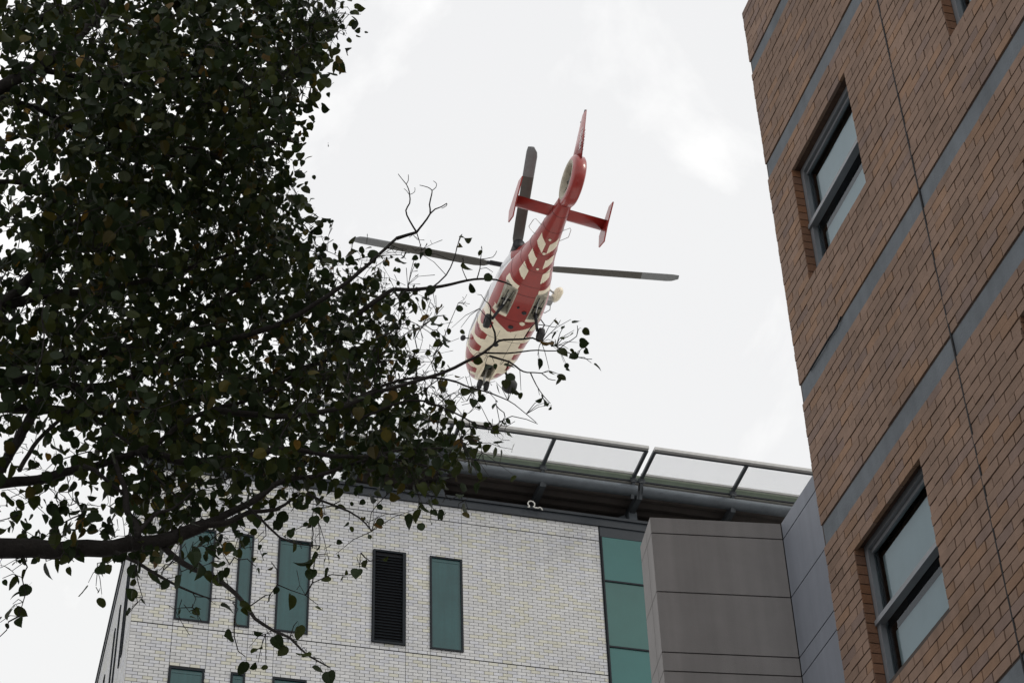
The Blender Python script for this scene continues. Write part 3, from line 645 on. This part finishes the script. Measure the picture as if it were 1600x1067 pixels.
for x_, y_, r, m_, nm in ((-.58,-.30,.10,M_cream,'belly_light'),(-.25,.02,.10,M_hdark,'belly_aerial'),(.94,.2,.11,M_hdark,'belly_aerial'),(-1.15,-.18,.09,M_hdark,'belly_aerial'),(-4.3,0,.05,M_cream,'belly_light'),(-3.05,-.0,.05,M_cream,'belly_light'),(-3.7,.0,.06,M_cream,'belly_light'),(-1.35,.1,.05,M_hdark,'belly_aerial'),(.3,.72,.05,M_cream,'belly_light'),(.5,-.72,.05,M_cream,'belly_light')): blister(x_, y_, r, m_, nm)
# thin panel seams on the belly
b = MB()
for x_ in (-1.9,-.6,.6,1.7):
    P = [hull(x_, a, .004) for a in np.linspace(-34, 34, 14)]
    b.tube(P, .006, 4)
for x_ in (-5.3,-4.6,-3.6,-2.9,-2.3): b.tube([hull(x_, a, .003) for a in np.linspace(-120, 120, 40)], .005, 4)
for x_ in (.75,1.95,-.5): b.tube([hull(x_, a, .004) for a in np.linspace(50, 130, 14)], .006, 4); b.tube([hull(x_, -a, .004) for a in np.linspace(50, 130, 14)], .006, 4)
for y_ in (-.3,.3): b.tube([(x_, y_, hull_z(x_, y_)-.004) for x_ in np.linspace(.1, 2.0, 10)], .006, 4)
b.build('panel_seam', M_hdark, he, stuff=True)
# rotor
b = MB(); b.lathe([(.10,-.75),(.12,-.35),(.3,-.2),(.28,-.12),(.14,-.1),(.16,.1),(.1,.18),(0,.2)], (0,0,0), (0,0,1), 24); b.build('rotor_mast', M_hdark, he, True)
CO = math.radians(4.0)
for k in range(4):
    a = PSI+k*PI/2; d = np.array([math.cos(a)*math.cos(CO), math.sin(a)*math.cos(CO), math.sin(CO)]); c_ = np.array([-math.sin(a), math.cos(a), 0]); u_ = np.cross(d, c_)
    hb = MB(); hb.tube([d*.1, d*.45, d*.8, d*1.05], [.1,.085,.07,.06], 10); hb.bar(d*.35-c_*.0, d*.95, .2, .07, up=u_); hb.tube([d*.4+c_*.13-u_*.05, d*.5+c_*.16-u_*.3], .02, 6); hb.build('blade_sleeve', M_hdark, he, True)
    b = MB(); V = []; m = 16; RR = [.95,1.15,1.5,2.2,4.6,5.55,5.75,5.97]; CH = [.14,.3,.385,.40,.40,.40,.37,.22]; SW = [0,0,0,0,0,0,-.02,-.10]
    for r, ch, sw in zip(RR, CH, SW):
        tw = math.radians(9-1.4*r)
        for j in range(m):
            t = 2*PI*j/m; xx = ch*(.5*math.cos(t)-.22+.0)+sw; tt = .052*ch/.4*math.sin(t)*(1.0+.5*math.cos(t))
            V.append(d*r + c_*(xx*math.cos(tw)-tt*math.sin(tw)) + u_*(-(xx*math.sin(tw)+tt*math.cos(tw)))*-1)
    b.mesh(V, [(i*m+j, i*m+(j+1) % m, (i+1)*m+(j+1) % m, (i+1)*m+j) for i in range(len(RR)-1) for j in range(m)]+[tuple(range((len(RR)-1)*m, len(RR)*m)), tuple(range(m-1,-1,-1))])
    b.mi = [0 if f_//m < 4 else 1 for f_ in range(len(b.f))]
    b.build('rotor_blade', [M_blade, M_bladet], he, True)

# ------------------------------------------------------------------ tree
TRx, TRy = at(-420, 1000, 9.5)[:2]
tree = thing('tree', 'leafy linden tree with dark limbs and heart shaped leaves reaching in from the left', 'tree', (TRx, TRy, 0))
LIMBS = []   # (points [(u,v,dist)], r0, r1)
def limb(pts, d0, d1, r0, r1, draw=True):
    n = len(pts); P = [at(u, v, d0+(d1-d0)*i/(n-1)) for i, (u, v) in enumerate(pts)]
    # smooth (Catmull-Rom) and add small irregularity
    Q = []
    for i in range(n-1):
        a, b, c, d = P[max(i-1, 0)], P[i], P[i+1], P[min(i+2, n-1)]
        seg = max(2, int(np.linalg.norm(c-b)/.06))
        for k in range(seg):
            t = k/seg; Q.append(.5*((2*b)+(-a+c)*t+(2*a-5*b+4*c-d)*t*t+(-a+3*b-3*c+d)*t**3))
    Q.append(P[-1]); m = len(Q)
    R = [r0+(r1-r0)*(i/(m-1))**.8 for i in range(m)]
    Q = [q+rng.normal(0, R[i]*.10, 3) for i, q in enumerate(Q)]
    LIMBS.append((Q, R)); return Q
limb([(-330,890),(-150,868),(0,856),(95,858),(180,853),(262,842),(318,820)], 9.3, 10.0, .068, .032)
limb([(310,822),(340,810),(395,783),(440,752),(500,742),(560,722),(620,704),(690,700)], 10.0, 11.2, .024, .005)
limb([(318,820),(350,818),(390,800),(430,796),(470,770)], 10.0, 10.4, .02, .005)
limb([(-330,830),(-120,775),(0,755),(60,749),(110,736),(170,722),(215,705),(250,690),(275,668),(330,640),(400,620),(500,560)], 9.6, 11, .042, .005)
limb([(215,705),(250,712),(300,722),(380,713),(450,701),(520,712),(600,715),(700,735)], 10.3, 10.9, .028, .005)
limb([(-330,760),(-150,680),(0,600),(80,598),(150,607),(220,585),(300,545),(380,525),(450,500),(540,443),(590,400),(620,372)], 10, 11.6, .042, .008)
limb([(620,372),(636,340),(645,318),(651,300)][:1]+[(628,388),(640,385)][:0]+[(636,350)][:0]+[(640,345),(651,363)][:0]+[(622,365)][:0]+[(630,420)][:0]+[(636,403)][:0]+[(651,363)], 11.6, 11.65, .012, .009)
limb([(651,363),(640,345),(634,329),(640,318),(640,305),(638,295),(634.6,288),(628,280),(622,272)], 11.65, 11.7, .006, .002)
limb([(634.6,288),(638,282),(638,273)], 11.7, 11.7, .0025, .0018); limb([(640,305),(635,298),(631,295)], 11.7, 11.7, .002, .0016); limb([(641,304),(648,300),(648,293)], 11.7, 11.7, .002, .0016)
limb([(651,363),(661,350),(672,334),(671,320),(674,305),(675,298),(669,293),(655.6,289.5)], 11.65, 11.8, .007, .002)
limb([(675,298),(681,293),(682,287),(677,283)], 11.8, 11.8, .0025, .0018); limb([(672,334),(680,327),(690,323),(698,318),(697,322),(690,326)], 11.75, 11.8, .005, .0018)
limb([(560,490),(590,468),(614,453),(640,453),(674,450),(705,444),(730,438),(752,436),(775,437),(800,446)], 11.2, 11.6, .016, .004)
limb([(674,450),(697,430),(708,408),(712,395),(716,380),(722,366)], 11.4, 11.5, .005, .002)
limb([(745,437),(750,420),(751,405),(753,390)], 11.5, 11.5, .004, .002); limb([(751,405),(770,402),(776,392)], 11.5, 11.5, .0025, .0018); limb([(730,438),(722,420),(724,408)], 11.5, 11.5, .003, .002)
limb([(330,640),(430,650),(520,640),(575,618),(610,607),(640,598),(690,583),(728,565),(756,551),(774,536),(787,531),(818,530),(832,528),(846,534),(869,541),(902,558),(925,561)], 10.6, 11.6, .019, .002)
limb([(774,536),(773.6,520),(766,500),(767,480),(758,470)], 11.4, 11.5, .008, .002); limb([(767,500),(757,492),(749,482)], 11.5, 11.5, .003, .002)
limb([(756,551),(792.7,552),(818,549),(840.5,547),(868.6,548),(882.7,537),(901,525.5),(902,508.6)], 11.4, 11.6, .006, .002)
limb([(765,556),(795.5,565),(812.4,577.5),(823.7,581.7),(846,583),(857,592),(868,594)], 11.4, 11.6, .007, .002)
limb([(829,583),(837.7,601),(849,618),(860,630)], 11.5, 11.6, .004, .002); limb([(818,530),(828,514),(836,505),(843,497)], 11.5, 11.6, .004, .0016)
limb([(840.5,507),(857,509),(868,511),(876,500)], 11.6, 11.6, .003, .0016)
limb([(520,640),(600,602),(650,590),(700,593),(728,603),(756,611),(784,621),(804,632),(838,660)], 10.9, 11.4, .012, .002)
limb([(560,655),(640,625),(700,640),(760,668),(800,650),(840,662)], 10.9, 11.4, .009, .002)
limb([(180,862),(215,880),(259,905),(300,925),(330,935)], 9.6, 9.4, .012, .003)
limb([(250,850),(274,871),(302.5,888),(340,905),(368,927),(387,949),(399,966),(427.5,985),(452.5,996),(471,1014),(487,1027),(515,1042)], 9.9, 9.3, .017, .003)
limb([(377,785),(405,808),(437,839),(470,850),(500,852)], 10.2, 9.9, .009, .003); limb([(480,770),(502,782),(546,799),(571,817),(580,830)], 10.6, 10.4, .009, .003)
limb([(178,718),(189,750),(196,773),(199,800),(211,818),(216,840)], 9.8, 9.6, .012, .018); limb([(130,728),(148,734),(167,751),(191,769)], 9.7, 9.7, .012, .009)
limb([(214,835),(230,815),(248,800),(270,795),(300,770)], 9.6, 9.9, .014, .005)
limb([(-330,330),(-100,205),(0,138),(60,105),(105,75),(135,45),(160,10),(180,-40)], 10.5, 11.5, .06, .02)
limb([(-300,200),(-60,90),(0,60),(50,35),(100,15),(160,0),(220,-30)], 11, 12, .04, .012)
limb([(60,105),(75,112),(112,118),(150,126),(210,133),(262,127),(330,120),(400,150)], 10.9, 11.4, .018, .004)
limb([(0,140),(56,141),(97,150),(150,176),(195,202),(250,225),(330,240),(400,300)], 10.9, 11.6, .02, .004)
limb([(0,154),(60,170),(112,199),(157,221),(225,242),(337,242),(431,221),(465,214),(492,190)], 11, 12, .018, .003)
limb([(-150,330),(0,285),(52,296),(97,322),(124,343),(180,400),(260,420)], 10.5, 11, .02, .004)
limb([(20,470),(94,375),(150,326),(187,289),(230,240),(300,170),(380,60)], 11, 12.5, .025, .008)
limb([(-200,600),(0,474),(37,440),(75,399),(110,350)], 10, 11, .035, .010); limb([(0,481),(75,459),(150,455),(260,430),(350,400),(440,370)], 10.3, 11.5, .028, .006)
limb([(110,560),(90,519),(88,460),(86,429)], 10.5, 11, .015, .006); limb([(-330,600),(0,564),(120,560),(240,530),(340,470),(420,420),(470,340)], 10.2, 12, .045, .006)
limb([(-40,800),(11,717),(41,665),(71,612)], 9.6, 10.4, .02, .028); limb([(30,735),(60,687),(112,639)], 9.7, 10.3, .012, .01); limb([(116,635),(169,669),(210,699),(240,740),(275,775)], 10.3, 9.9, .012, .006)
limb([(300,0),(340,60),(420,90),(500,60),(540,20)], 12, 12.5, .012, .004); limb([(160,20),(230,60),(300,90),(420,150),(480,170)], 11.8, 12.3, .015, .004)
limb([(-330,700),(-60,640),(60,640),(250,640),(380,600),(520,560),(610,520)], 10.5, 12, .045, .006)
TK = [(TRx,TRy,-.1),(TRx+.05,TRy,1.5),(TRx+.02,TRy+.1,3.5),(TRx+.1,TRy+.15,5.5)] + [tuple(at(-330, v, d)) for v, d in ((890,9.3),(830,9.6),(760,10),(600,10.2),(330,10.5),(0,11),(-250,11.5))]
tb = MB(); tb.tube(TK, [.24,.2,.17,.16,.15,.14,.13,.11,.09,.06,.03], 14); par(tb.build('trunk', M_bark, tree, True), tree)
for Q, R in LIMBS:
    b = MB(); b.tube(Q, R, 8 if R[0] > .012 else 5); par(b.build('branch', M_bark, tree, True), tree)
# growth of twigs towards leaf positions
GR = ["8888888888820000","6888888888400000","5688888888200000","7888888885000000","6888888883000000","6788888883000000","6788888884000000",
      "7888888885332100","6788888886554310","6888888888765420","7888888888876410","8888888888888410","5788888888888752","4336788888888876",
      "4566888888888863","4566887665334531","4456886543333200","3333666544430000","0001343321000000","2000002221000000","0000000111000000"]
GX_ = []; 
for r_, row in enumerate(GR):
    for c_, ch in enumerate(row):
        w_ = [0,.35,.8,1.5,2.4,3.6,5.5,8,12,13][int(ch)]*1.0
        k = int(w_)+(rng.random() < w_-int(w_))
        for _ in range(k):
            u = c_*50+rng.random()*50; v = r_*50+rng.random()*50
            GX_.append((u, v, r_))
for r_ in range(-3, 21):      # crown going on outside the frame
    for _ in range(45 if r_ < 17 else 8): GX_.append((-10-rng.random()*330, r_*50+rng.random()*50, r_))
for _ in range(230): GX_.append((rng.random()*560-20, -10-rng.random()*220, 0))
EDGE = {0:572,50:530,100:500,150:496,200:478,250:474,300:482,350:500,400:560,450:640,500:668,550:700,600:745,650:742,700:800,750:790,800:640,850:525,900:480,950:480,1000:515}
pts = []
for u, v, r_ in GX_:
    e_ = np.interp(v, list(EDGE.keys()), list(EDGE.values()))
    if u > e_-8 and v < 400: u = e_-8-rng.random()*40
    base = 9.4+.0028*u + (1.4 if v < 500 else .9 if v < 700 else .2)
    dist = base+rng.normal(0, .75 if v < 720 else .3)
    if v > 860: dist = 9.5+rng.normal(0,.15)
    pts.append(at(u, v, max(8.6, dist)))
pts = np.array(pts)
nodes = [q for Q, R in LIMBS for q in Q[::2]]
nodes = np.array(nodes); 
# greedy nearest attachment, near points first
d0 = np.array([np.min(((nodes-p)**2).sum(1)) for p in pts]); order = np.argsort(d0)
cap_ = len(nodes)+len(pts)*8; ND = np.zeros((cap_, 3)); ND[:len(nodes)] = nodes; cnt = len(nodes)
tw = MB(); tips = []
for pi_ in order:
    p = pts[pi_]; d = ((ND[:cnt]-p)**2).sum(1); j = int(np.argmin(d)); a = ND[j]; L_ = math.sqrt(d[j])
    if L_ > 2.2: continue
    if L_ < .05: tips.append((p, np.array([0,0,-1.0]))); continue
    n = max(3, min(7, int(L_/.06))); bow = rng.normal(0, .13, 3)*L_+np.array([0,0,.10*L_]); Q = [a]
    for k in range(1, n+1):
        t = k/n; Q.append(a+(p-a)*t+bow*math.sin(PI*t)+rng.normal(0, .010, 3))
    r0 = min(.009, .0026+.0045*L_); tw.tube(Q, [r0+(.0018-r0)*k/n for k in range(n+1)], 4, cap=False)
    for k in range(1, n+1): ND[cnt] = Q[k]; cnt += 1
    for k in range(1, n+1):
        if rng.random() < (.8 if k == n else .42): tips.append((Q[k], Q[k]-Q[k-1]))
    for _ in range(int(rng.random() < .6)+(3 if proj(p)[0] > 470 and proj(p)[1] < 640 else 0)):   # bare side twiglets with buds
        k = int(rng.integers(1, n+1)); s = Q[k]; dv = rng.normal(0, 1, 3)+np.array([0,0,.3]); dv /= np.linalg.norm(dv); ln = rng.uniform(.05, .18)
        q1 = s+dv*ln*.5+rng.normal(0, .008, 3); q2 = s+dv*ln+rng.normal(0, .012, 3); tw.tube([s, q1, q2], [.0020,.0015,.0020], 4)
        q3 = q1+rng.normal(0, .035, 3)+np.array([0,0,.02]); tw.tube([q1, (q1+q3)/2+rng.normal(0,.008,3), q3, q3+(q3-q1)*.08], [.0014,.0012,.0022,.0012], 4)
# hand placed leaves on the outer sprays
for u, v in [(752,388),(722,366),(716,383),(722,405),(674,500),(664,452),(680,476),(746,460),(770,425),(706,512),(720,512),(882,508),(892,499),(872,517),(867,530),(880,525),(868,535),(869,545),(888,545),(901,535),(905,548),(912,543),(924,567),(840,555),(843,565),(858,577),(868,583),(875,585),(881,566),(886,572),(907,512),(897,516),(869,497),(797,600),(814,610),(805,605),(843,617),(849,622),(856,628),(862,633),(758,569),(782,570),(790,580),(772,566),(790,590),(708,585),(735,560),(742,605),(740,620),(775,597),(725,640),(712,650),(760,615),
             (632,392),(655,395),(650,410),(660,398),(620,398),(598,400),(640,520),(675,548),(700,530),(610,545),(560,470),(575,455),(588,452),(690,560),(655,560),(641,470),(668,474),
             (150,915),(138,910),(159,928),(208,917),(4,903),(20,943),(8,960),(25,945),(0,972),(390,1010),(403,1035),(415,1035),(495,1035),(480,1020),(512,1042),(450,1003),(460,998),(300,950),(310,968),(338,945),(465,970),(600,820),(592,805),(570,812),(546,812),(632,800),(688,790),(660,790),(650,795),(500,850),(525,865),(515,880),(490,800),(765,745),(745,735),(800,740),(750,750)]:
    dist = 11.4 if u > 540 and v < 640 else 9.5 if v > 880 else 10.4
    p = at(u, v, dist+rng.normal(0,.05)); d = ((ND[:cnt]-p)**2).sum(1); a = ND[int(np.argmin(d))]
    m_ = (a+p)/2+np.array([0,0,.02]); tw.tube([a, m_, p], [.0024,.002,.0014], 4, cap=False); tips.append((p, p-a))
par(tw.build('twigs', M_bark, tree, False, True), tree)
def leaf_mat():
    m = bpy.data.materials.new('leaf'); m.use_nodes = True; t = m.node_tree; t.nodes.clear(); N = t.nodes.new; L = t.links.new
    o = N('ShaderNodeOutputMaterial'); a = N('ShaderNodeAttribute'); a.attribute_name = 'tint'
    tc = N('ShaderNodeTexCoord'); n = N('ShaderNodeTexNoise'); n.inputs['Scale'].default_value = 45; n.inputs['Detail'].default_value = 4; L(tc.outputs['Object'], n.inputs['Vector'])
    mr = N('ShaderNodeMapRange'); mr.inputs['To Min'].default_value = .7; mr.inputs['To Max'].default_value = 1.3; L(n.outputs['Fac'], mr.inputs['Value'])
    s = N('ShaderNodeVectorMath'); s.operation = 'SCALE'; L(a.outputs['Color'], s.inputs[0]); L(mr.outputs[0], s.inputs['Scale'])
    p = N('ShaderNodeBsdfPrincipled'); p.inputs['Roughness'].default_value = .55; p.inputs['Specular IOR Level'].default_value = .25; L(s.outputs[0], p.inputs['Base Color'])
    tr = N('ShaderNodeBsdfTranslucent'); L(s.outputs[0], tr.inputs['Color']); mi = N('ShaderNodeMixShader'); mi.inputs[0].default_value = .35
    L(p.outputs[0], mi.inputs[1]); L(tr.outputs[0], mi.inputs[2]); L(mi.outputs[0], o.inputs[0]); return m
M_leaf = leaf_mat()
OUT = [(0,0),(.12,-.05),(.30,.0),(.43,.15),(.49,.33),(.47,.45),(.485,.50),(.42,.64),(.415,.69),(.31,.80),(.29,.85),(.14,.97),(0,1.10)]
def leaf_shape(fold, curl, asym):
    V = []; 
    for x_, y_ in OUT: V.append((0, y_ if 0 < y_ < 1.1 else y_, -curl*y_*y_))
    L_ = len(OUT); V += [(x_*asym, y_, abs(x_)*fold-curl*y_*y_) for x_, y_ in OUT]; V += [(-x_*(2-asym), y_, abs(x_)*fold-curl*y_*y_+.02*math.sin(y_*9)) for x_, y_ in OUT]
    mid = [(0, max(0, min(1.0, y_)), -curl*y_*y_) for x_, y_ in OUT]; V[:L_] = mid
    F = []
    for i in range(L_-1):
        F.append((i, L_+i, L_+i+1, i+1)); F.append((i, i+1, 2*L_+i+1, 2*L_+i))
    V[L_-1] = (0,1.10,-curl*1.21)
    # petiole
    k = len(V); V += [(-.012,0,0),(.012,0,0),(.006,-.38,.05),(-.006,-.38,.05)]; F.append((k,k+1,k+2,k+3))
    return np.array(V), F
SH = [leaf_shape(rng.uniform(.05,.6), rng.uniform(-.2,.6), rng.uniform(.85,1.15)) for _ in range(16)]
def leaf_tint():
    r = rng.random(); g_ = rng.uniform(.7, 1.3)
    if r < .012: return (.17*g_,.10*g_,.02)
    if r < .055: return (.085*g_,.07*g_,.014)
    if r < .45: return (.042*g_,.054*g_,.011*g_)
    return (.024*g_,.040*g_,.013*g_)
leaves = []
tips2 = []
for p, dv in tips:
    tips2.append((p, dv)); u_, v_, _z = proj(p)
    e_ = np.interp(v_, list(EDGE.keys()), list(EDGE.values()))
    k = (5 if u_ > 150 else int(rng.integers(2, 5))) if (v_ < 500 and u_ < e_-12) else 3 if (v_ < 740 and u_ < e_-80) else 1 if v_ < 860 and u_ < 600 else 0
    for _ in range(k): tips2.append((p+rng.normal(0, .085, 3), dv))
for p, dv in tips2:
    s = rng.uniform(.038, .069) if rng.random() < .68 else rng.uniform(.024, .038)
    ax = np.array([0,0,-1.0])*rng.uniform(.4, 1.4)+rng.normal(0, .5, 3); ax /= np.linalg.norm(ax)
    side_ = np.cross(ax, rng.normal(0, 1, 3)); side_ /= np.linalg.norm(side_)
    # hanging blades tend to show their faces sideways and down
    nr = np.cross(side_, ax)
    org = p+ax*s*.38
    leaves.append((org, side_*s, ax*s, nr*s, int(rng.integers(0, 16)), leaf_tint()))
def lsize(l):
    u, v, z = proj(l[0]+l[2]*.5)
    if not (0 < u < 1600 and 0 < v < 1067): return 0
    view = (l[0]-EYE); view /= np.linalg.norm(view); return abs(np.dot(np.cross(l[1], l[2]), view))/z**2
rank = sorted(range(len(leaves)), key=lambda i: -lsize(leaves[i])); big = set(rank[:300])
fo = MB(); lf_mesh = {}
VV = []; FF = []; TT = []
k0 = 0
for i, (o_, X, Y, Z, si, tn) in enumerate(leaves):
    V, F = SH[si]
    if i in big:
        key = (si, 0 if tn[0] > .12 else 1 if tn[0] > .05 else int(2+2*rng.random()))
        if key not in lf_mesh:
            b = MB(); b.mesh(V, F, 0, tn); lf_mesh[key] = b.data('leaf', M_leaf)
        lo = link('leaf', lf_mesh[key], tree)
        mm_ = Matrix(((X[0],Y[0],Z[0],o_[0]),(X[1],Y[1],Z[1],o_[1]),(X[2],Y[2],Z[2],o_[2]),(0,0,0,1)))
        lo.matrix_basis = mm_; par(lo, tree)
    else:
        VV.append(o_+V[:, :1]*X+V[:, 1:2]*Y+V[:, 2:3]*Z); FF += [tuple(k0+q for q in f) for f in F]; TT += [tn]*len(F); k0 += len(V)
fo.v = [tuple(v) for v in np.concatenate(VV)]; fo.f = FF; fo.mi = [0]*len(FF); fo.tint = TT
par(fo.build('foliage', M_leaf, tree, True, True), tree)
print('leaves', len(leaves), 'bricks', len(brk), len(bks))
